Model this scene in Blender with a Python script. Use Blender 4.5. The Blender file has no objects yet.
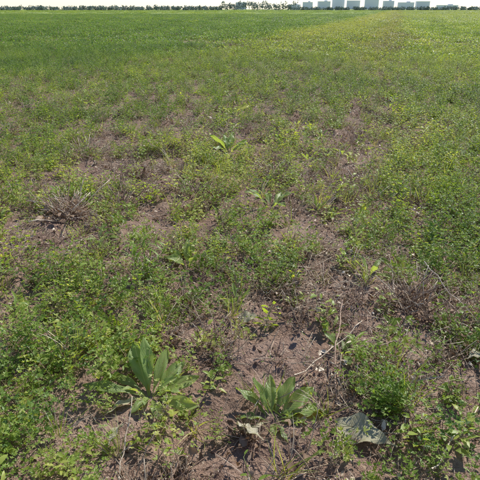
import bpy, math, random
import numpy as np
from mathutils import Vector, Matrix, Quaternion
random.seed(7); rng=np.random.default_rng(11)
scene=bpy.context.scene
ROW=0.2835   # field rows run along (ROW,1)

# ---------------------------------------------------------------- noise
def vnoise(x,y,seed=0):
    x=np.asarray(x,float); y=np.asarray(y,float)
    xi=np.floor(x).astype(np.int64); yi=np.floor(y).astype(np.int64)
    xf=x-xi; yf=y-yi
    def h(a,b):
        n=(a*374761393+b*668265263+seed*982451653)&0xffffffff
        n=((n^(n>>13))*1274126177)&0xffffffff
        n=n^(n>>16)
        return (n&0xffff)/65535.0
    u=xf*xf*(3-2*xf); v=yf*yf*(3-2*yf)
    return (h(xi,yi)*(1-u)+h(xi+1,yi)*u)*(1-v)+(h(xi,yi+1)*(1-u)+h(xi+1,yi+1)*u)*v
def fbm(x,y,seed=0,o=4):
    s=0;a=.5;t=0
    for i in range(o):
        s=s+a*vnoise(x*2**i+i*17.3,y*2**i-i*9.1,seed+i); t+=a; a*=.5
    return s/t
def sstep(v,a,b):
    t=np.clip((v-a)/(b-a),0,1); return t*t*(3-2*t)
def height(x,y):
    d=np.sqrt(x*x+y*y)
    near=1-sstep(d,12,40)
    c=x-ROW*y
    h=.10*(fbm(x*1.3,y*1.3,3)-.5)+near*(.07*(fbm(x*5,y*5,9)-.5)+.06*(fbm(x*17,y*17,21,3)-.5))
    h=h-.03*np.exp(-((c+.3)/.35)**2)
    far=sstep(d,60,300)
    return h*(1-far)

BARE=[(.40,2.30,.30,.40),(.95,1.75,.33,.2),(.12,1.32,.30,.45),(-1.25,3.45,.45,.75),(-.2,2.1,.20,.6),(-.35,3.35,.30,.4),
      (.62,3.3,.4,.2),(.93,2.35,.30,.6),(-1.6,5.4,.6,.45),(-.6,4.9,.5,.35),(.75,1.3,.3,.2),(.3,5.4,.5,.1),(1.3,6.9,.7,.15),
      (-.75,2.9,.2,.3),(-1.9,3.3,.5,.4),(-.1,6.8,.5,.3),(-1.5,8,.9,.3)]
LUSH=[(-.75,1.35,.36,.30),(-.65,2.35,.40,.25),(-1.2,2.6,.5,.2),(.27,2.95,.22,.6),(1.8,3.6,.7,.4),(-.15,5.5,.4,.5),(-.05,3.0,.2,.3),
      (-1.3,1.9,.4,.2),(2.2,5,.8,.3),(-2.6,5.6,.7,.3),(-.12,1.85,.13,.3),(.6,1.95,.15,.3),(.95,1.55,.2,.3)]
KEEP=[(-.38,1.71,.12),(.13,1.62,.13),(.26,4.05,.20),(-.33,2.9,.12),(-.12,5.7,.2),(.53,1.44,.11),(.93,2.42,.14),(-1.35,3.8,.25),
      (-.38,1.54,.07),(.16,1.46,.10),(.26,3.8,.15),(-.33,2.75,.1)]   # plants with room of their own
def room(x,y):
    k=np.ones_like(x)
    for (px,py,r) in KEEP: k=k*(1-np.exp(-(((x-px)**2+(y-py)**2)/(r*r))**2))
    return k
def cover(x,y):
    c=x-ROW*y
    b=.64+1.25*(fbm(x*1.7+4,y*1.5,31)-.5)+.5*(fbm(c*1.6,y*.13,51,3)-.5)
    b=b+.34*sstep(c,.35,1.1)-.32*np.exp(-((c+.25)/.38)**2)+.6*sstep(-c,7.5,10)+.14*sstep(y,4,14)
    for (px,py,r,w) in BARE: b=b-w*np.exp(-((x-px)**2+(y-py)**2)/(r*r))
    for (px,py,r,w) in LUSH: b=b+w*np.exp(-((x-px)**2+(y-py)**2)/(r*r))
    return np.clip(b,.08,1)
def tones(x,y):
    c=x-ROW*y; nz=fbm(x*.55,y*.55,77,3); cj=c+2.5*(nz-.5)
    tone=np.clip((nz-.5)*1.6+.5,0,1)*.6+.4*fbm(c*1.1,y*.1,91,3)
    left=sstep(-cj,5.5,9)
    pale_haze=sstep(cj,-9,-6)*(1-sstep(cj,-3.5,-1))*sstep(y,10,45)*.75+.25*sstep(y,30,120)  # pale crop strip, plus haze lightening with distance painted into the leaves
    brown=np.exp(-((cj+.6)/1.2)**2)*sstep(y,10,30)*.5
    return tone,left,np.clip(pale_haze*(1-left),0,1),brown

# ---------------------------------------------------------------- materials
def newmat(name):
    m=bpy.data.materials.new(name); m.use_nodes=True
    nt=m.node_tree; nt.nodes.clear()
    return m,nt,nt.nodes,nt.links
def N(ns,t,**k):
    n=ns.new(t)
    for a,b in k.items(): setattr(n,a,b)
    return n
def math_(ns,ls,op,a,b=None,c=None,clamp=False):
    n=ns.new('ShaderNodeMath'); n.operation=op; n.use_clamp=clamp
    for i,v in enumerate((a,b,c)):
        if v is None: continue
        if isinstance(v,(int,float)): n.inputs[i].default_value=v
        else: ls.new(v,n.inputs[i])
    return n.outputs[0]
def mixc(ns,ls,f,a,b,blend='MIX'):
    n=ns.new('ShaderNodeMix'); n.data_type='RGBA'; n.blend_type=blend
    for s,v in ((0,f),(6,a),(7,b)):
        if isinstance(v,(int,float)): n.inputs[s].default_value=v
        elif isinstance(v,tuple): n.inputs[s].default_value=(*v,1)
        else: ls.new(v,n.inputs[s])
    return n.outputs[2]
def ramp(ns,ls,f,stops):
    n=ns.new('ShaderNodeValToRGB'); e=n.color_ramp.elements
    while len(e)>1: e.remove(e[-1])
    e[0].position=stops[0][0]; e[0].color=(*stops[0][1],1)
    for p,c in stops[1:]:
        q=e.new(p); q.color=(*c,1)
    ls.new(f,n.inputs[0]); return n.outputs[0]
def attr(ns,name,inst=False):
    n=ns.new('ShaderNodeAttribute'); n.attribute_name=name
    if inst: n.attribute_type='INSTANCER'
    return n.outputs['Fac']
def noise(ns,ls,vec,scale,detail=3,rough=.55):
    n=ns.new('ShaderNodeTexNoise'); n.inputs['Scale'].default_value=scale
    n.inputs['Detail'].default_value=detail; n.inputs['Roughness'].default_value=rough
    if vec is not None: ls.new(vec,n.inputs['Vector'])
    return n.outputs['Fac']
def maprange(ns,ls,v,a,b,c=0.0,d=1.0):
    n=N(ns,'ShaderNodeMapRange'); n.interpolation_type='SMOOTHSTEP'; ls.new(v,n.inputs[0])
    for i,q in enumerate((a,b,c,d)): n.inputs[i+1].default_value=q
    return n.outputs[0]

def leafmat(name,stops,trans=.35,rough=.42,spec=.5,veins=False,zone=True,tint=(1.25,1.2,.55)):
    m,nt,ns,ls=newmat(name)
    oi=N(ns,'ShaderNodeObjectInfo'); r=attr(ns,'rnd')
    f=math_(ns,ls,'MULTIPLY',r,.55)
    f=math_(ns,ls,'MULTIPLY_ADD',oi.outputs['Random'],.45,f)
    if zone:
        f=math_(ns,ls,'MULTIPLY_ADD',attr(ns,'tone',True),.7,f)
        f=math_(ns,ls,'SUBTRACT',f,.33,clamp=True)
    col=ramp(ns,ls,f,stops)
    if zone:
        col=mixc(ns,ls,attr(ns,'lft',True),col,mixc(ns,ls,1.0,col,(.95,1.0,.95),'MULTIPLY'))
        col=mixc(ns,ls,attr(ns,'pale',True),col,(.37,.40,.12))  # pale strip colour, also carries the painted distance haze
        col=mixc(ns,ls,attr(ns,'brown',True),col,(.29,.23,.12))
    if veins:
        geo=N(ns,'ShaderNodeNewGeometry')
        e=attr(ns,'edge'); t=attr(ns,'along')
        mid=math_(ns,ls,'SUBTRACT',1.0,math_(ns,ls,'MULTIPLY',e,11.0),clamp=True)
        w=math_(ns,ls,'SUBTRACT',math_(ns,ls,'MULTIPLY',t,13.0),math_(ns,ls,'MULTIPLY',e,2.6))
        w=math_(ns,ls,'SINE',math_(ns,ls,'MULTIPLY',w,6.283))
        w=math_(ns,ls,'POWER',math_(ns,ls,'MULTIPLY_ADD',w,.5,.5),9.0)
        blotch=noise(ns,ls,geo.outputs['Position'],55,4)
        col=mixc(ns,ls,math_(ns,ls,'MULTIPLY',math_(ns,ls,'SUBTRACT',blotch,.52,clamp=True),2.4,clamp=True),col,(.36,.31,.10))
        col=mixc(ns,ls,math_(ns,ls,'MULTIPLY',w,.15),col,(.36,.42,.16))
        col=mixc(ns,ls,math_(ns,ls,'MULTIPLY',mid,.8),col,(.44,.48,.24))
    p=N(ns,'ShaderNodeBsdfPrincipled'); ls.new(col,p.inputs['Base Color'])
    p.inputs['Roughness'].default_value=rough; p.inputs['Specular IOR Level'].default_value=spec
    if veins:
        b=N(ns,'ShaderNodeBump'); b.inputs['Strength'].default_value=.6; b.inputs['Distance'].default_value=.002
        hh=math_(ns,ls,'ADD',math_(ns,ls,'MULTIPLY',w,-.5),noise(ns,ls,geo.outputs['Position'],120,3))
        hh=math_(ns,ls,'SUBTRACT',hh,mid); ls.new(hh,b.inputs['Height']); ls.new(b.outputs[0],p.inputs['Normal'])
    o=N(ns,'ShaderNodeOutputMaterial')
    if trans<.1: ls.new(p.outputs[0],o.inputs[0]); return m
    t_=N(ns,'ShaderNodeBsdfTranslucent'); ls.new(mixc(ns,ls,1.0,col,tint,'MULTIPLY'),t_.inputs[0])
    mx=N(ns,'ShaderNodeMixShader'); mx.inputs[0].default_value=trans
    ls.new(p.outputs[0],mx.inputs[1]); ls.new(t_.outputs[0],mx.inputs[2])
    ls.new(mx.outputs[0],o.inputs[0]); return m

MAT={}
TI=(1.7,1.55,.6)
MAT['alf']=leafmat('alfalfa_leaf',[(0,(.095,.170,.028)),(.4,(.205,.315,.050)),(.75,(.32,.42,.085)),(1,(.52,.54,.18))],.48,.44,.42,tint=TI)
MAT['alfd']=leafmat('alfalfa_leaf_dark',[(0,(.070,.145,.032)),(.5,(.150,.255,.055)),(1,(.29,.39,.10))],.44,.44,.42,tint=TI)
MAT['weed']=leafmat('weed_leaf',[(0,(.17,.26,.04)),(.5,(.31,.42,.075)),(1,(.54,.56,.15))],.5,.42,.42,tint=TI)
MAT['dock']=leafmat('dock_leaf',[(0,(.20,.30,.08)),(.5,(.29,.40,.12)),(1,(.40,.49,.16))],.48,.38,.5,veins=True,zone=False,tint=TI)
MAT['yellow']=leafmat('yellowed_leaf',[(0,(.55,.56,.12)),(1,(.66,.64,.18))],.5,.45,.4,zone=False,tint=(1.2,1.2,.6))
MAT['dockpale']=leafmat('wilted_leaf',[(0,(.44,.41,.26)),(.5,(.54,.49,.33)),(1,(.62,.57,.39))],.32,.6,.3,veins=True,zone=False,tint=(1,1,.8))
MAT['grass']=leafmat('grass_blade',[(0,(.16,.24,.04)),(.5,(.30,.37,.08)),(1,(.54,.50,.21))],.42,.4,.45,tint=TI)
MAT['stem']=leafmat('green_stem',[(0,(.14,.18,.045)),(.5,(.24,.24,.08)),(1,(.36,.26,.15))],.05,.5,.3,zone=False)
MAT['straw']=leafmat('straw',[(0,(.29,.215,.14)),(.4,(.46,.355,.24)),(.7,(.64,.52,.37)),(1,(.82,.71,.54))],.05,.5,.4,zone=False)
MAT['dead']=leafmat('dead_leaf',[(0,(.11,.070,.043)),(.5,(.27,.180,.115)),(1,(.50,.37,.25))],.2,.7,.2,zone=False,tint=(1,.85,.6))
MAT['twig']=leafmat('brown_twig',[(0,(.14,.082,.052)),(.5,(.32,.205,.14)),(1,(.49,.35,.24))],.03,.6,.3,zone=False)

def soilmat(name,clod=False):
    m,nt,ns,ls=newmat(name)
    geo=N(ns,'ShaderNodeNewGeometry'); P=geo.outputs['Position']
    n1=noise(ns,ls,P,1.6,2); n2=noise(ns,ls,P,16,3,.65); n3=noise(ns,ls,P,75,3,.7)
    f=math_(ns,ls,'MULTIPLY_ADD',n1,.5,math_(ns,ls,'MULTIPLY_ADD',n2,.5,math_(ns,ls,'MULTIPLY',n3,.5)))
    f=math_(ns,ls,'SUBTRACT',f,.25,clamp=True)
    col=ramp(ns,ls,f,[(.25,(.14,.084,.058)),(.42,(.255,.162,.116)),(.58,(.36,.245,.180)),(.75,(.48,.35,.265))])
    if not clod:
        n4=noise(ns,ls,P,230,2,.7)
        sp=ramp(ns,ls,n4,[(.56,(0,0,0)),(.66,(1,1,1))])
        col=mixc(ns,ls,math_(ns,ls,'MULTIPLY',sp,.5),col,(.54,.42,.31))
        sx=N(ns,'ShaderNodeSeparateXYZ'); ls.new(P,sx.inputs[0])
        c=math_(ns,ls,'MULTIPLY_ADD',sx.outputs[1],-ROW,sx.outputs[0])
        cb=N(ns,'ShaderNodeCombineXYZ'); ls.new(math_(ns,ls,'MULTIPLY',c,.35),cb.inputs[0]); ls.new(math_(ns,ls,'MULTIPLY',sx.outputs[1],.03),cb.inputs[1])
        st=noise(ns,ls,cb.outputs[0],1.0,3)
        fine=noise(ns,ls,P,1.1,3,.7)
        g=math_(ns,ls,'MULTIPLY_ADD',fine,.5,math_(ns,ls,'MULTIPLY',st,.6))
        green=ramp(ns,ls,g,[(.38,(.15,.22,.06)),(.55,(.25,.32,.08)),(.72,(.38,.39,.15))])
        col=mixc(ns,ls,maprange(ns,ls,sx.outputs[1],12,55),col,green)
    p=N(ns,'ShaderNodeBsdfPrincipled'); ls.new(col,p.inputs['Base Color']); p.inputs['Roughness'].default_value=.9
    p.inputs['Specular IOR Level'].default_value=.15
    b=N(ns,'ShaderNodeBump'); b.inputs['Strength'].default_value=1; b.inputs['Distance'].default_value=.035
    hh=math_(ns,ls,'MULTIPLY_ADD',n3,.6,n2)
    ls.new(hh,b.inputs['Height']); ls.new(b.outputs[0],p.inputs['Normal'])
    o=N(ns,'ShaderNodeOutputMaterial'); ls.new(p.outputs[0],o.inputs[0]); return m
MAT['soil']=soilmat('field_soil'); MAT['clod']=soilmat('soil_clod',True)

def plain(name,col,rough=.8,var=.25,scale=.3):
    m,nt,ns,ls=newmat(name)
    geo=N(ns,'ShaderNodeNewGeometry'); nz=noise(ns,ls,geo.outputs['Position'],scale,3)
    c=mixc(ns,ls,nz,tuple(v*(1-var) for v in col),tuple(min(1,v*(1+var)) for v in col))
    p=N(ns,'ShaderNodeBsdfPrincipled'); ls.new(c,p.inputs['Base Color']); p.inputs['Roughness'].default_value=rough
    p.inputs['Specular IOR Level'].default_value=.2
    o=N(ns,'ShaderNodeOutputMaterial'); ls.new(p.outputs[0],o.inputs[0]); return m
MAT['treeleaf']=plain('tree_foliage',(.27,.32,.27),.8,.4,.2)
MAT['trunk']=plain('tree_bark',(.26,.24,.23))
MAT['wallA']=plain('pale_render_wall',(.93,.93,.93),.8,.02,.02)  # aerial haze put into the colour, brightening the shaded facades
MAT['wallB']=plain('pale_concrete_wall',(.84,.85,.86),.8,.03,.02)  # wall colour lightened to stand for haze
MAT['glass']=plain('window_glass',(.62,.66,.70),.5,.1,.05)  # glass paled in its base colour to look hazy far off

# ---------------------------------------------------------------- mesh builder
class MB:
    def __init__(s): s.v=[];s.f=[];s.m=[];s.r=[];s.e=[];s.t=[];s.mats=[]
    def mi(s,k):
        if k not in s.mats: s.mats.append(k)
        return s.mats.index(k)
    def build(s,name,smooth=True):
        me=bpy.data.meshes.new(name); me.from_pydata(s.v,[],s.f)
        for k in s.mats: me.materials.append(MAT[k])
        me.polygons.foreach_set('material_index',s.m)
        me.polygons.foreach_set('use_smooth',[smooth]*len(s.f))
        for nm,d in (('rnd',s.r),('edge',s.e),('along',s.t)):
            a=me.attributes.new(nm,'FLOAT','POINT'); a.data.foreach_set('value',d)
        me.update(); return me
def leaf(mb,p,d,n,L,W,segs=3,droop=.3,fold=.25,a=.8,b=.8,mat='alf',wave=0,freq=9,cross=1,twist=0,rnd=None,stalk=0):
    segs=max(2,segs)
    d=Vector(d).normalized(); n=Vector(n)
    s=d.cross(n)
    if s.length<1e-4: s=d.orthogonal()
    s.normalize(); n=s.cross(d).normalized()
    r=random.random() if rnd is None else rnd
    base=len(mb.v); k=2*cross+1; ph=random.random()*6.28; ph2=random.random()*6.28
    p=Vector(p); mi=mb.mi(mat)
    for i in range(segs+1):
        t=i/segs
        tt=max(0,(t-stalk)/(1-stalk))
        w=W*.5*(max(0,math.sin(math.pi*min(1,max(.02,tt**a)*.98+.005)))**b)
        if t<=stalk: w=W*.035
        if i==segs: w=W*.02
        for j in range(-cross,cross+1):
            q=j/cross
            wv=wave*W*(abs(q)**1.5)*math.sin(t*freq+ph+(1.7 if q>0 else 0)+ph2*q)*min(1,tt*4)
            co=p+s*(q*w)+n*(fold*abs(q)*w+wv)
            mb.v.append(tuple(co)); mb.r.append(r); mb.e.append(abs(q)); mb.t.append(t)
        if i<segs:
            p=p+d*(L/segs)
            q_=Quaternion(s,-droop/segs); d=q_@d; n=q_@n
            if twist:
                q_=Quaternion(d,twist/segs); s=q_@s; n=q_@n
    for i in range(segs):
        for j in range(k-1):
            A=base+i*k+j
            mb.f.append((A,A+1,A+k+1,A+k)); mb.m.append(mi)
def tube(mb,pts,r0,r1,mat,sides=4,rnd=None):
    r=random.random() if rnd is None else rnd
    base=len(mb.v); mi=mb.mi(mat); n=len(pts)
    for i,p in enumerate(pts):
        p=Vector(p); d=(Vector(pts[min(n-1,i+1)])-Vector(pts[max(0,i-1)])).normalized()
        x=d.orthogonal().normalized(); y=d.cross(x); R=r0+(r1-r0)*i/(n-1)
        for j in range(sides):
            a=2*math.pi*j/sides
            mb.v.append(tuple(p+x*(R*math.cos(a))+y*(R*math.sin(a)))); mb.r.append(r); mb.e.append(.5); mb.t.append(i/(n-1))
    for i in range(n-1):
        for j in range(sides):
            A=base+i*sides+j; B=base+i*sides+(j+1)%sides
            mb.f.append((A,B,B+sides,A+sides)); mb.m.append(mi)
    mb.f.append(tuple(base+(n-1)*sides+j for j in range(sides))); mb.m.append(mi)
U=random.uniform
def rdir(el0,el1):
    a=U(0,6.283); e=math.radians(U(el0,el1)); return Vector((math.cos(a)*math.cos(e),math.sin(a)*math.cos(e),math.sin(e)))
def curve(p,d,L,n=4,bend=.5,wob=.15):
    pts=[Vector(p)]; d=Vector(d)
    for i in range(n):
        d=(d+Vector((U(-wob,wob),U(-wob,wob),U(-wob,wob)-bend*.12))).normalized()
        pts.append(pts[-1]+d*L/n)
    return pts
def interp(pts,t):
    n=len(pts)-1; f=min(n-1e-6,t*n); i=int(f); return pts[i].lerp(pts[i+1],f-i),(pts[i+1]-pts[i]).normalized()

def trifol(mb,p,d,s,mat):
    up=Vector((U(-.6,.6),U(-.6,.6),1))
    r=random.random()
    for k in (-1,0,1):
        q=Quaternion((0,0,1),k*U(.8,1.2)); dd=(q@d).normalized(); dd.z+=U(-.25,.2)
        leaf(mb,p,dd,up,s*U(.85,1.15),s*.48,2,U(-.1,.6),U(.1,.6),.85,.7,mat,rnd=min(1,max(0,r+U(-.15,.15))))
def alfalfa(mat='alf',ns=8,Lr=(.12,.28),ls=.022,spread=.055):
    mb=MB()
    for i in range(ns):
        a=U(0,6.283); rr=U(0,spread); p=Vector((math.cos(a)*rr,math.sin(a)*rr,-.01))
        d=rdir(30,88); L=U(*Lr)
        pts=curve(p,d,L,4,U(-.4,.7)); tube(mb,pts,.0014,.0006,'stem' if random.random()<.65 else 'twig',3)
        t=U(.15,.3); side=U(0,6.28)
        while t<1:
            q,dd=interp(pts,t); side+=2.4+U(-.4,.4)
            o=Vector((math.cos(side),math.sin(side),U(.1,.7))).normalized()
            pl=U(.008,.024); e=q+o*pl
            trifol(mb,e,o,ls*U(.6,1.35)*(1.15-.4*t),mat)
            t+=U(.065,.12)*(.25/L)
        q,dd=interp(pts,.99)
        for k in range(2): trifol(mb,q,rdir(20,80),ls*.65,mat)
    return mb
def broadweed():
    mb=MB()
    for i in range(random.choice((2,3,4))):
        pts=curve((U(-.03,.03),U(-.03,.03),-.01),rdir(45,88),U(.08,.24),5,.2); tube(mb,pts,.002,.001,'stem',4)
        t=.2; side=U(0,6)
        while t<1.02:
            q,dd=interp(pts,min(t,.99)); side+=2.4
            o=Vector((math.cos(side),math.sin(side),U(0,.7))).normalized()
            s=U(.025,.065)*(1.1-.4*t); e=q+o*s*.4
            tube(mb,[q,e],.0008,.0006,'stem',3)
            leaf(mb,e,o,(U(-.4,.4),U(-.4,.4),1),s,s*U(.3,.6),4,U(.1,.9),U(.1,.4),.65,.75,'weed',wave=.06)
            t+=U(.09,.15)
    return mb
def rosette(n=11,Lr=(.09,.19),mat='dock',el=(15,70),Wf=.25):
    mb=MB()
    for i in range(n):
        a=i*2.4+U(-.3,.3); e=math.radians(U(*el)); d=Vector((math.cos(a)*math.cos(e),math.sin(a)*math.cos(e),math.sin(e)))
        L=U(*Lr); leaf(mb,(math.cos(a)*.008,math.sin(a)*.008,0),d,(0,0,1),L,L*Wf*U(.8,1.2),9,U(.3,1.3),U(.1,.5),1.35,.8,mat,wave=.09,freq=14,cross=2,twist=U(-.6,.6),stalk=.12)
    return mb
def grasstuft(n=20,Lr=(.10,.30)):
    mb=MB()
    for i in range(n):
        L=U(*Lr); leaf(mb,(U(-.02,.02),U(-.02,.02),-.005),rdir(30,88),(U(-1,1),U(-1,1),.4),L,U(.003,.007),5,U(.1,1.3),.3,.5,.5,'grass' if random.random()<.7 else 'straw')
    return mb
def crumple(mb,p,s,mat='dead'):
    leaf(mb,p,rdir(-5,35),(U(-.8,.8),U(-.8,.8),1),s,s*U(.2,.6),4,U(-1.5,2.5),U(-.6,.9),.7,.6,mat,wave=U(.1,.35),freq=U(6,15),twist=U(-2,2))
def stubble(n=26,Lr=(.08,.24),spread=.07,el=(5,80),thick=1.0,ms=('straw','twig','twig','straw')):
    mb=MB()
    for i in range(n):
        a=U(0,6.283); rr=U(0,spread); d=rdir(*el)
        L=U(*Lr)*U(.5,1); r=U(.0008,.0022)*thick
        pts=curve((math.cos(a)*rr,math.sin(a)*rr,-.005),d,L,4,.3,.14)
        m=random.choice(ms)
        tube(mb,pts,r,r*.7,m,4)
        if random.random()<.5:
            q,dd=interp(pts,U(.4,.9)); tube(mb,curve(q,(dd+rdir(0,50)*.8).normalized(),L*U(.2,.5),2,0),r*.6,r*.3,m,3)
    for i in range(n//2): crumple(mb,(U(-1,1)*spread*1.5,U(-1,1)*spread*1.5,U(.002,.06)),U(.02,.06))
    return mb
def wisp():
    mb=MB()
    for i in range(random.choice((3,4,5))):
        L=U(.12,.30); pts=curve((U(-.03,.03),U(-.03,.03),-.01),rdir(40,88),L,5,.3,.1)
        tube(mb,pts,.0011,.0005,'twig',3)
        for k in range(7):
            q,dd=interp(pts,U(.35,1)); d2=(dd+rdir(0,60)).normalized(); l2=U(.02,.07)
            p2=curve(q,d2,l2,2,0); tube(mb,p2,.0006,.0003,'straw',3)
            for z in range(3):
                leaf(mb,interp(p2,U(.4,.99))[0],rdir(-20,80),(0,0,1),U(.005,.014),.006,1,0,.2,.8,.7,random.choice(('dead','dead','straw','alf')))
    return mb
def litter(R=.24,n=150):
    mb=MB()
    for i in range(n):
        a=U(0,6.283); rr=R*math.sqrt(random.random()); p=Vector((math.cos(a)*rr,math.sin(a)*rr,U(.001,.032)))
        if random.random()<.66:
            L=U(.02,.12)*random.choice((.5,1,1,1.6)); r=U(.0006,.0019); b=U(0,6.28)
            pts=curve(p,(math.cos(b),math.sin(b),U(-.12,.3)),L,2,.1,.12); tube(mb,pts,r,r*.8,random.choice(('straw','straw','twig')),3)
        else: crumple(mb,p,U(.012,.040),random.choice(('dead','dead','dead','straw')))
    return mb
def patch(mat='alf',R=.42,n=28,ls=.045,H=(.10,.26)):
    mb=MB()
    for i in range(n):
        a=U(0,6.283); rr=R*math.sqrt(random.random()); L=U(*H)
        pts=curve((math.cos(a)*rr,math.sin(a)*rr,0),rdir(45,88),L,2,0)
        tube(mb,pts,.002,.001,random.choice(('stem','stem','twig')),3)
        for k in range(10):
            q,dd=interp(pts,U(.1,1)); s=ls*U(.5,1.3)
            leaf(mb,q+Vector((U(-.03,.03),U(-.03,.03),U(-.01,.01))),rdir(-20,60),(U(-.7,.7),U(-.7,.7),1),s*1.3,s*.75,2,0,.3,.8,.7,mat if random.random()<.93 else 'dead')
    return mb
def drypatch(R=.4,n=50):
    mb=MB()
    for i in range(n):
        a=U(0,6.283); rr=R*math.sqrt(random.random())
        tube(mb,curve((math.cos(a)*rr,math.sin(a)*rr,0),rdir(5,80),U(.07,.2),2,.2),.003,.0015,random.choice(('straw','twig')),3)
        crumple(mb,(math.cos(a)*rr+.03,math.sin(a)*rr,U(.01,.08)),U(.03,.07))
    return mb
def clod():
    import bmesh
    bm=bmesh.new(); bmesh.ops.create_icosphere(bm,subdivisions=2,radius=.5)
    o=Vector((U(0,99),U(0,99),U(0,99))); from mathutils import noise as mn
    sc=Vector((U(.7,1.2),U(.7,1.2),U(.4,.7)))
    for v in bm.verts:
        v.co=v.co*(1+.6*mn.noise(v.co*2.2+o)+.3*mn.noise(v.co*6+o)); v.co=Vector((v.co.x*sc.x,v.co.y*sc.y,v.co.z*sc.z))
    me=bpy.data.meshes.new('soil_clod'); bm.to_mesh(me); bm.free(); me.materials.append(MAT['clod'])
    return me

def proto_coll(name,meshes):
    c=bpy.data.collections.new(name+'_kinds')
    for i,me in enumerate(meshes):
        if isinstance(me,MB): me=me.build(name)
        o=bpy.data.objects.new('%s_kind_%02d'%(name,i),me); c.objects.link(o)
    return c
def scatter(name,coll,nk,pts,scl,tilt=.15,up=None):
    n=len(pts); me=bpy.data.meshes.new(name); me.vertices.add(n); me.vertices.foreach_set('co',pts.astype(np.float32).ravel())
    rot=np.zeros((n,3),np.float32)
    if tilt>3: rot[:]=rng.uniform(0,6.283,(n,3))
    else: rot[:,0]=rng.normal(0,tilt,n); rot[:,1]=rng.normal(0,tilt,n); rot[:,2]=rng.uniform(0,6.283,n)
    a=me.attributes.new('rot','FLOAT_VECTOR','POINT'); a.data.foreach_set('vector',rot.ravel())
    a=me.attributes.new('scl','FLOAT_VECTOR','POINT'); a.data.foreach_set('vector',scl.astype(np.float32).ravel())
    a=me.attributes.new('kind','INT','POINT'); a.data.foreach_set('value',rng.integers(0,nk,n).astype(np.int32))
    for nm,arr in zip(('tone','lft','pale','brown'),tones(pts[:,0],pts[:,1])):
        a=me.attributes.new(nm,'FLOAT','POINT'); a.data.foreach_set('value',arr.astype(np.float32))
    ob=bpy.data.objects.new(name,me); scene.collection.objects.link(ob)
    ng=bpy.data.node_groups.new(name+'_scatter','GeometryNodeTree')
    ng.interface.new_socket('Geometry',in_out='INPUT',socket_type='NodeSocketGeometry')
    ng.interface.new_socket('Geometry',in_out='OUTPUT',socket_type='NodeSocketGeometry')
    ns=ng.nodes; ls=ng.links
    gi=ns.new('NodeGroupInput'); go=ns.new('NodeGroupOutput')
    ci=ns.new('GeometryNodeCollectionInfo'); ci.inputs['Collection'].default_value=coll
    ci.inputs['Separate Children'].default_value=True; ci.inputs['Reset Children'].default_value=True
    ip=ns.new('GeometryNodeInstanceOnPoints'); ip.inputs['Pick Instance'].default_value=True
    def na(nm,t):
        q=ns.new('GeometryNodeInputNamedAttribute'); q.data_type=t; q.inputs[0].default_value=nm
        return [o for o in q.outputs if o.enabled and o.name=='Attribute'][0]
    e=ns.new('FunctionNodeEulerToRotation'); ls.new(na('rot','FLOAT_VECTOR'),e.inputs[0])
    ls.new(gi.outputs[0],ip.inputs['Points']); ls.new(ci.outputs[0],ip.inputs['Instance'])
    ls.new(na('kind','INT'),ip.inputs['Instance Index']); ls.new(e.outputs[0],ip.inputs['Rotation'])
    ls.new(na('scl','FLOAT_VECTOR'),ip.inputs['Scale']); ls.new(ip.outputs[0],go.inputs[0])
    md=ob.modifiers.new('scatter','NODES'); md.node_group=ng
    return ob
def wedge(y0,y1,dens,prob=None,m=1.2,keep=True):
    W=.55*y1+m; n=int(dens*(y1-y0)*2*W)
    x=rng.uniform(-W,W,n); y=rng.uniform(y0,y1,n)
    k=np.abs(x)<.55*y+m; x=x[k]; y=y[k]
    if prob is not None:
        k=rng.random(len(x))<prob(x,y); x=x[k]; y=y[k]
    if keep and y0<6:
        k=rng.random(len(x))<room(x,y); x=x[k]; y=y[k]
    return np.stack([x,y,height(x,y)],1)
def ssc(n,a,b,sx=1.0,sz=1.0):
    s=rng.uniform(a,b,n); return np.stack([s*sx,s*sx,s*sz],1)
def field(name,coll,nk,bands,tilt=.15,keep=True):
    P=[];S=[]
    for (y0,y1,dens,prob,a,b,sx,sz) in bands:
        p=wedge(y0,y1,dens,prob,keep=keep)
        if len(p)==0: continue
        P.append(p); S.append(ssc(len(p),a,b,sx,sz))
    P=np.concatenate(P); S=np.concatenate(S)
    return scatter(name,coll,nk,P,S,tilt)

# ---------------------------------------------------------------- ground
def grid():
    n=400; s=np.linspace(-1,1,2*n+1); X=.8*np.sinh(s*9.0)
    s2=np.linspace(-.42,1,640); Y=2.0+.9*np.sinh(s2*8.2)
    X,Y=np.meshgrid(X,Y); Z=height(X,Y)
    ny,nx=X.shape
    v=np.stack([X,Y,Z],-1).reshape(-1,3).astype(np.float32)
    i=np.arange((ny-1)*(nx-1)); r=i//(nx-1); c=i%(nx-1); a=r*nx+c
    f=np.stack([a,a+1,a+nx+1,a+nx],1).astype(np.int32)
    me=bpy.data.meshes.new('ground'); me.vertices.add(len(v)); me.vertices.foreach_set('co',v.ravel())
    me.loops.add(f.size); me.loops.foreach_set('vertex_index',f.ravel())
    me.polygons.add(len(f)); me.polygons.foreach_set('loop_start',np.arange(len(f),dtype=np.int32)*4)
    me.polygons.foreach_set('use_smooth',np.ones(len(f),bool))
    me.update(calc_edges=True); me.validate()
    me.materials.append(MAT['soil'])
    o=bpy.data.objects.new('ground',me); scene.collection.objects.link(o)
grid()

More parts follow.
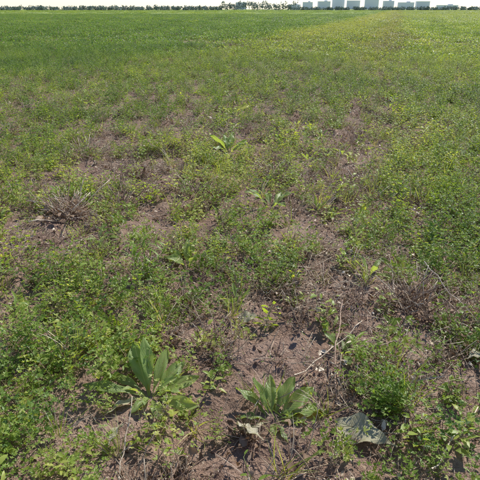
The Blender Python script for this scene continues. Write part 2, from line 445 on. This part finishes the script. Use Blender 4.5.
# ---------------------------------------------------------------- vegetation masses
def isleft(x,y):
    c=x-ROW*y; return sstep(-(c+3.0*(fbm(x*.4,y*.4,63,3)-.5)),6.6,9.6)
cA=proto_coll('alfalfa',[alfalfa(ns=random.choice((6,8,10))) for i in range(9)])
cD=proto_coll('dark_alfalfa',[alfalfa('alfd',9,(.14,.30),.022) for i in range(5)])
cW=proto_coll('broadleaf_weed',[broadweed() for i in range(6)])
cR=proto_coll('rosette_weed',[rosette(random.choice((7,10,12)),(.06,.15)) for i in range(4)])
cG=proto_coll('grass_tuft',[grasstuft() for i in range(4)])
cS=proto_coll('dry_stubble',[stubble(random.choice((14,20,28)),thick=1.15) for i in range(6)])
cX=proto_coll('seed_stalk',[wisp() for i in range(5)])
cL=proto_coll('straw_litter',[litter() for i in range(6)])
cP=proto_coll('crop_patch',[patch('alf') for i in range(5)])
cPD=proto_coll('dark_crop_patch',[patch('alfd',n=34) for i in range(3)])
cDP=proto_coll('dry_patch',[drypatch() for i in range(3)])
cC=proto_coll('soil_clod',[clod() for i in range(5)])

cv=cover
field('alfalfa_crop',cA,9,[
 (.5,6,70,lambda x,y:cv(x,y)**1.25,.5,1.1,1,1),
 (6,20,34,lambda x,y:cv(x,y)**1.2*(1-isleft(x,y)*.7),.75,1.25,1,.85)],.25)
field('dark_alfalfa_crop',cD,5,[
 (.5,8,20,lambda x,y:sstep(cv(x,y),.5,.95)*.9,.6,1.1,1,1),
 (8,24,26,lambda x,y:isleft(x,y)+.12*cv(x,y),.85,1.3,1,1)],.25)
field('broadleaf_weeds',cW,6,[
 (.5,7,19,lambda x,y:.3+.7*cv(x,y),.45,1.15,1,1),
 (7,25,5,lambda x,y:(.3+.7*cv(x,y))*(1-isleft(x,y)*.7),.7,1.3,1,1)],.25)
field('rosette_weeds',cR,4,[(.9,12,4,lambda x,y:1-.3*cv(x,y),.5,1.1,1,1)],.15)
field('grass_tufts',cG,4,[(.5,9,6,None,.5,1.0,1,1),(9,30,1.5,None,.7,1.2,1,1)],.25)
field('dry_stubble',cS,6,[
 (.5,8,20,lambda x,y:1.2-cv(x,y),.5,1.15,1,1),
 (8,25,7,lambda x,y:(1.15-cv(x,y))*(1-isleft(x,y)),.7,1.4,1,1)],.3)
field('seed_stalks',cX,5,[(.5,8,13,None,.6,1.0,1,1),(8,25,3.5,lambda x,y:1-isleft(x,y)*.8,.8,1.2,1,1)],.3)
field('straw_litter',cL,6,[(.5,6,18,lambda x,y:1.1-.6*cv(x,y),.7,1.15,1,1),(6,16,4,lambda x,y:1-.6*cv(x,y),.9,1.6,1,1)],.06,keep=False)
field('soil_clods',cC,5,[(.5,4,230,lambda x,y:1.05-.8*cv(x,y),.006,.022,1,1),(4,8,40,lambda x,y:1-.8*cv(x,y),.015,.03,1,1)],4,keep=False)
field('distant_crop',cP,5,[
 (17,60,2.5,lambda x,y:(.3+.7*cv(x,y))*(1-isleft(x,y)),.85,1.4,1,.72),
 (60,160,.5,lambda x,y:1-isleft(x,y)*.8,1.7,2.6,1,.42),
 (160,520,.05,lambda x,y:1-isleft(x,y)*.6,4,6,1,.22)],.05)
field('distant_dark_crop',cPD,3,[
 (20,60,2.8,lambda x,y:isleft(x,y),.85,1.35,1,.82),
 (60,160,.6,isleft,1.7,2.6,1,.42)],.05)
field('distant_dry_stubble',cDP,3,[(18,60,.8,lambda x,y:(1.0-cv(x,y))*(1-isleft(x,y)),.8,1.3,1,.9)],.1)

# ---------------------------------------------------------------- individually placed plants
def place(name,mb,x,y,s=1,rz=0,dz=0):
    o=bpy.data.objects.new(name,mb.build(name) if isinstance(mb,MB) else mb)
    o.location=(x,y,float(height(np.array(x),np.array(y)))+dz); o.rotation_euler=(0,0,rz); o.scale=(s,s,s)
    scene.collection.objects.link(o); return o
def docks(spec):
    mb=MB()
    for (az,el,L,W,droop,mat,fold) in spec:
        a=math.radians(az+U(-6,6)); e=math.radians(el)
        d=Vector((math.cos(a)*math.cos(e),math.sin(a)*math.cos(e),math.sin(e)))
        leaf(mb,(math.cos(a)*.014,math.sin(a)*.014,0),d,(U(-.25,.25),U(-.25,.25),1),L,W,22,droop*U(.7,1.6),fold,1.25,.85,mat,wave=.14,freq=U(11,19),cross=4,twist=U(-.9,.9),stalk=.12)
    return mb
# az: 0=right, 90=away from camera, 180=left, 270=toward camera
place('dock_plant',docks([(178,30,.29,.050,.5,'dock',.3),(160,42,.24,.045,.9,'dock',.3),(128,60,.25,.08,.7,'dock',.25),(98,66,.26,.055,.3,'dock',.3),
 (66,60,.22,.05,.9,'dock',.35),(40,42,.21,.06,.9,'dock',.2),(15,28,.22,.055,.7,'dock',.2),(335,22,.22,.06,.6,'dock',.15),(300,25,.15,.045,.9,'dock',.2),
 (215,28,.19,.045,.7,'dockpale',.3),(110,50,.18,.045,.3,'dock',.3),(355,55,.16,.04,1.2,'dock',.4),(250,40,.12,.035,.9,'dock',.3),(190,60,.14,.035,.8,'dock',.4),(20,65,.15,.035,.7,'dock',.4),(280,60,.11,.03,.8,'dock',.3)]),-.38,1.71,.97,0,.005)
place('dock_plant',docks([(140,45,.19,.055,.7,'dock',.3),(118,58,.18,.05,.5,'dock',.35),(82,56,.19,.045,1.0,'dock',.3),(55,48,.20,.055,.5,'dock',.4),
 (32,35,.22,.065,.6,'dock',.3),(10,22,.24,.09,.5,'dock',.15),(350,15,.20,.07,.6,'dock',.1),(200,20,.16,.05,.8,'dockpale',.1),(310,20,.14,.045,.8,'dock',.2),
 (180,35,.14,.04,.9,'dock',.3),(70,30,.16,.045,.3,'dock',.3),(270,40,.10,.03,.8,'dock',.3)]),.13,1.62)
def onleaf(L,W,az,mat='dockpale',droop=.5,el=12):
    return docks([(az,el,L,W,droop,mat,.12)])
place('wilted_leaf',onleaf(.25,.12,150),.60,1.43,dz=.05)
place('wilted_leaf',onleaf(.12,.06,200),.12,2.30,dz=.06)
place('wilted_leaf',onleaf(.12,.06,40),1.02,1.9,dz=.05)
place('wilted_leaf',onleaf(.12,.05,80),-.47,1.36,dz=.06)
place('wilted_leaf',onleaf(.14,.06,130),.10,1.47,dz=.05)
place('dock_plant',docks([(a,U(30,60),U(.22,.30),U(.055,.08),U(.5,1),'dock',.3) for a in (10,60,100,150,190,240,310)]),.26,4.05)
place('dock_plant',docks([(a,U(45,75),U(.16,.24),U(.045,.06),U(.4,.9),'dock',.3) for a in (20,80,110,150,200,300)]),-.33,2.9)
place('dock_plant',docks([(a,U(40,70),U(.24,.34),U(.06,.08),U(.4,.9),'dock',.3) for a in (20,80,120,170,220,300)]),-.12,5.7)
place('yellowed_leaf',docks([(20,35,.30,.11,.5,'yellow',.2),(150,40,.16,.05,.5,'yellow',.3)]),-.12,7.6,dz=.12)
def lance():
    mb=MB()
    for i in range(7):
        pts=curve((U(-.04,.04),U(-.04,.04),0),rdir(55,85),U(.20,.34),5,.2); tube(mb,pts,.0018,.001,'stem',4)
        t=.15
        while t<1:
            q,dd=interp(pts,t); a=U(0,6.28)
            leaf(mb,q,(math.cos(a),math.sin(a),U(.5,1.2)),(0,0,1),U(.06,.12),U(.008,.015),6,U(.4,1.2),.3,.8,.7,'weed',rnd=U(.8,1)); t+=.09
    return mb
place('lance_leaved_weed',lance(),-.58,2.75); place('lance_leaved_weed',lance(),.55,1.95,.6); place('lance_leaved_weed',lance(),-1.0,2.0,.9)
SW=('straw','twig','straw','twig')
for (x,y,s,n) in ((.93,2.42,1.2,130),(1.08,2.28,.9,60),(-1.35,3.8,1.5,150),(-1.0,4.0,1.3,80),(-.35,4.3,1.2,70),(-1.7,5.6,1.5,80),(.95,1.95,.8,40),(1.5,4.1,1.1,40),(-.15,2.1,.9,50),(-.2,1.3,.7,30),(.3,4.9,1.2,40),(-.9,3.1,1,40),(-2.2,4.2,1.3,60)):
    place('dry_stubble_clump',stubble(n,(.12,.28),.10,(2,65),1.6,SW),x,y,s,U(0,6))
def stick(name,pts,r,mat='twig',rnd=.8):
    mb=MB(); q=[]
    P=[Vector(p) for p in pts]
    for i in range(9):
        t=i/8; p,_=interp(P,t); p=p+Vector((U(-.006,.006),U(-.006,.006),U(-.002,.002))); p.z+=float(height(np.array(p.x),np.array(p.y))); q.append(p)
    tube(mb,q,r,r*.65,mat,7,rnd)
    for k in (3,6):
        tube(mb,[q[k],q[k]+Vector((U(-.03,.03),U(-.02,.02),.02))],r*.5,r*.3,mat,5)
    o=bpy.data.objects.new(name,mb.build(name)); scene.collection.objects.link(o)
stick('dry_stalk',[(.56,2.42,.07),(.46,2.05,.06),(.40,1.68,.05)],.0045)
stick('dry_stalk',[(.30,1.43,.015),(.36,1.56,.07)],.008)
stick('dry_stalk',[(.25,1.86,.03),(.62,2.2,.06)],.0035,'straw')
stick('dry_stalk',[(-.27,1.24,0),(-.22,1.36,.06)],.008)
stick('dry_stalk',[(.10,1.24,.0),(.13,1.36,.06)],.007)
stick('dry_stalk',[(1.0,2.5,.22),(1.2,2.2,.04)],.003,'straw')
stick('dry_stalk',[(-.42,1.3,.04),(-.41,1.55,.14)],.0025,'straw')
stick('dry_stalk',[(.66,1.3,.04),(.95,1.6,.06)],.003,'straw')
stick('dry_stalk',[(.8,2.9,.06),(1.15,2.6,.08)],.003,'straw')
stick('dry_stalk',[(-1.5,3.9,.15),(-1.0,3.6,.05)],.004,'straw')

# ---------------------------------------------------------------- distant trees
def trees(name,specs):
    mb=MB()
    for (x,y,h,w) in specs:
        tube(mb,[(x,y,-.2),(x+U(-.2,.2),y,h*.35),(x+U(-.4,.4),y,h*.8)],.22,.06,'trunk',5)
        for k in range(3):
            tube(mb,[(x,y,h*U(.25,.5)),(x+U(-w,w)*.4,y+U(-w,w)*.4,h*U(.6,.85))],.09,.03,'trunk',3)
        cl=[(Vector((U(-w,w)*.5,U(-w,w)*.5,h*U(.15,.8))),U(.3,.5)*w*.6) for _ in range(8)]
        for k in range(110):
            c,r=random.choice(cl); o=rdir(-90,90)*r*U(.5,1); p=Vector((x,y,0))+c+o
            if p.z>h*1.05: p.z=h*U(.7,1)
            s=U(.7,1.5); leaf(mb,p,rdir(-60,60),rdir(-90,90),s,s*.9,2,.2,.2,.8,.6,'treeleaf')
    o=bpy.data.objects.new(name,mb.build(name,False)); scene.collection.objects.link(o)
sp=[]
x=-420
while x<-20:
    sp.append((x,620+U(-20,20),U(2.6,4.4)*(1 if random.random()<.92 else 1.4),U(4,7))); x+=U(1.2,2.8)
while x<60:
    sp.append((x,620+U(-15,15),U(6,11),U(6,9))); x+=U(2.0,3.5)
while x<400:
    sp.append((x,640+U(-20,20),U(2.2,4.0),U(4,7))); x+=U(1.2,3.0)
trees('distant_treeline',sp)

# ---------------------------------------------------------------- distant apartment buildings
def building(x,y,w,d,h,mat,rz=.2,pent=True):
    e=bpy.data.objects.new('apartment_building',None); e.location=(x,y,-1); e.rotation_euler=(0,0,rz); scene.collection.objects.link(e)
    def boxes(nm,bx,mt):
        V=[];F=[]
        for (cx,cy,cz,sx,sy,sz) in bx:
            b=len(V)
            for dx in(-1,1):
                for dy in(-1,1):
                    for dz in(-1,1): V.append((cx+dx*sx/2,cy+dy*sy/2,cz+dz*sz/2))
            for f in((0,1,3,2),(4,6,7,5),(0,4,5,1),(2,3,7,6),(0,2,6,4),(1,5,7,3)): F.append(tuple(b+k for k in f))
        me=bpy.data.meshes.new(nm); me.from_pydata(V,[],F); me.materials.append(MAT[mt]); o=bpy.data.objects.new(nm,me); o.parent=e; scene.collection.objects.link(o)
    boxes('walls',[(0,0,h/2,w,d,h)],mat)
    win=[]; fl=int(h//3.1); nx=int(w//3.4)
    for i in range(fl):
        for j in range(nx):
            win.append(((j-(nx-1)/2)*3.4,-d/2-.02,1.9+i*3.1,1.5,.1,1.3))
    boxes('windows',win,'glass')
    boxes('parapet',[(0,0,h+.35,w+.5,d+.5,.7)],'wallB')
    if pent: boxes('roof_plant_room',[(w*.15,0,h+2,w*.22,d*.5,2.6)],'wallB')
for (u0,u1,h,mt) in ((290,302,13,'wallB'),(303,313,19,'wallA'),(318,330,21,'wallB'),(334,346,27,'wallA'),(347,360,23,'wallB'),(361,374,29,'wallA'),(384,394,22,'wallB'),(397,412,18,'wallA'),(415,428,21,'wallB'),(236,246,18,'wallB'),(432,452,11,'wallA')):
    k=2.835; building(((u0+u1)/2-240)*k,1600+U(-60,60),(u1-u0)*k,14,h,mt,U(-.15,.15),random.random()<.7)

# ---------------------------------------------------------------- light, sky, camera
az=math.radians(38); el=math.radians(48)
sd=Vector((math.sin(az)*math.cos(el),math.cos(az)*math.cos(el),math.sin(el)))
L=bpy.data.lights.new('sun','SUN'); L.energy=5.0; L.angle=math.radians(.5); L.color=(1,.965,.90)
lo=bpy.data.objects.new('sun',L); lo.rotation_euler=sd.to_track_quat('Z','Y').to_euler(); lo.location=(0,0,20); scene.collection.objects.link(lo)
w=bpy.data.worlds.new('World'); scene.world=w; w.use_nodes=True; nt=w.node_tree
bg=nt.nodes['Background']; sk=nt.nodes.new('ShaderNodeTexSky'); sk.sky_type='NISHITA'; sk.sun_disc=False
sk.sun_elevation=el; sk.sun_rotation=az; sk.air_density=1.0; sk.dust_density=0.0; sk.ozone_density=1.0
mx=nt.nodes.new('ShaderNodeMix'); mx.data_type='RGBA'; mx.blend_type='MULTIPLY'; mx.inputs[0].default_value=1
nt.links.new(sk.outputs[0],mx.inputs[6]); mx.inputs[7].default_value=(1.0,1.04,1.22,1)
nt.links.new(mx.outputs[2],bg.inputs[0]); bg.inputs[1].default_value=.125
cam=bpy.data.cameras.new('camera'); cam.lens=18/math.tan(math.radians(25)); cam.sensor_width=36; cam.clip_end=8000; cam.clip_start=.05
co=bpy.data.objects.new('camera',cam); co.location=(0,0,1.5); co.rotation_euler=(math.radians(90-24.2),0,0)
scene.collection.objects.link(co); scene.camera=co
scene.view_settings.view_transform='Standard'; scene.view_settings.look='None'; scene.view_settings.exposure=0
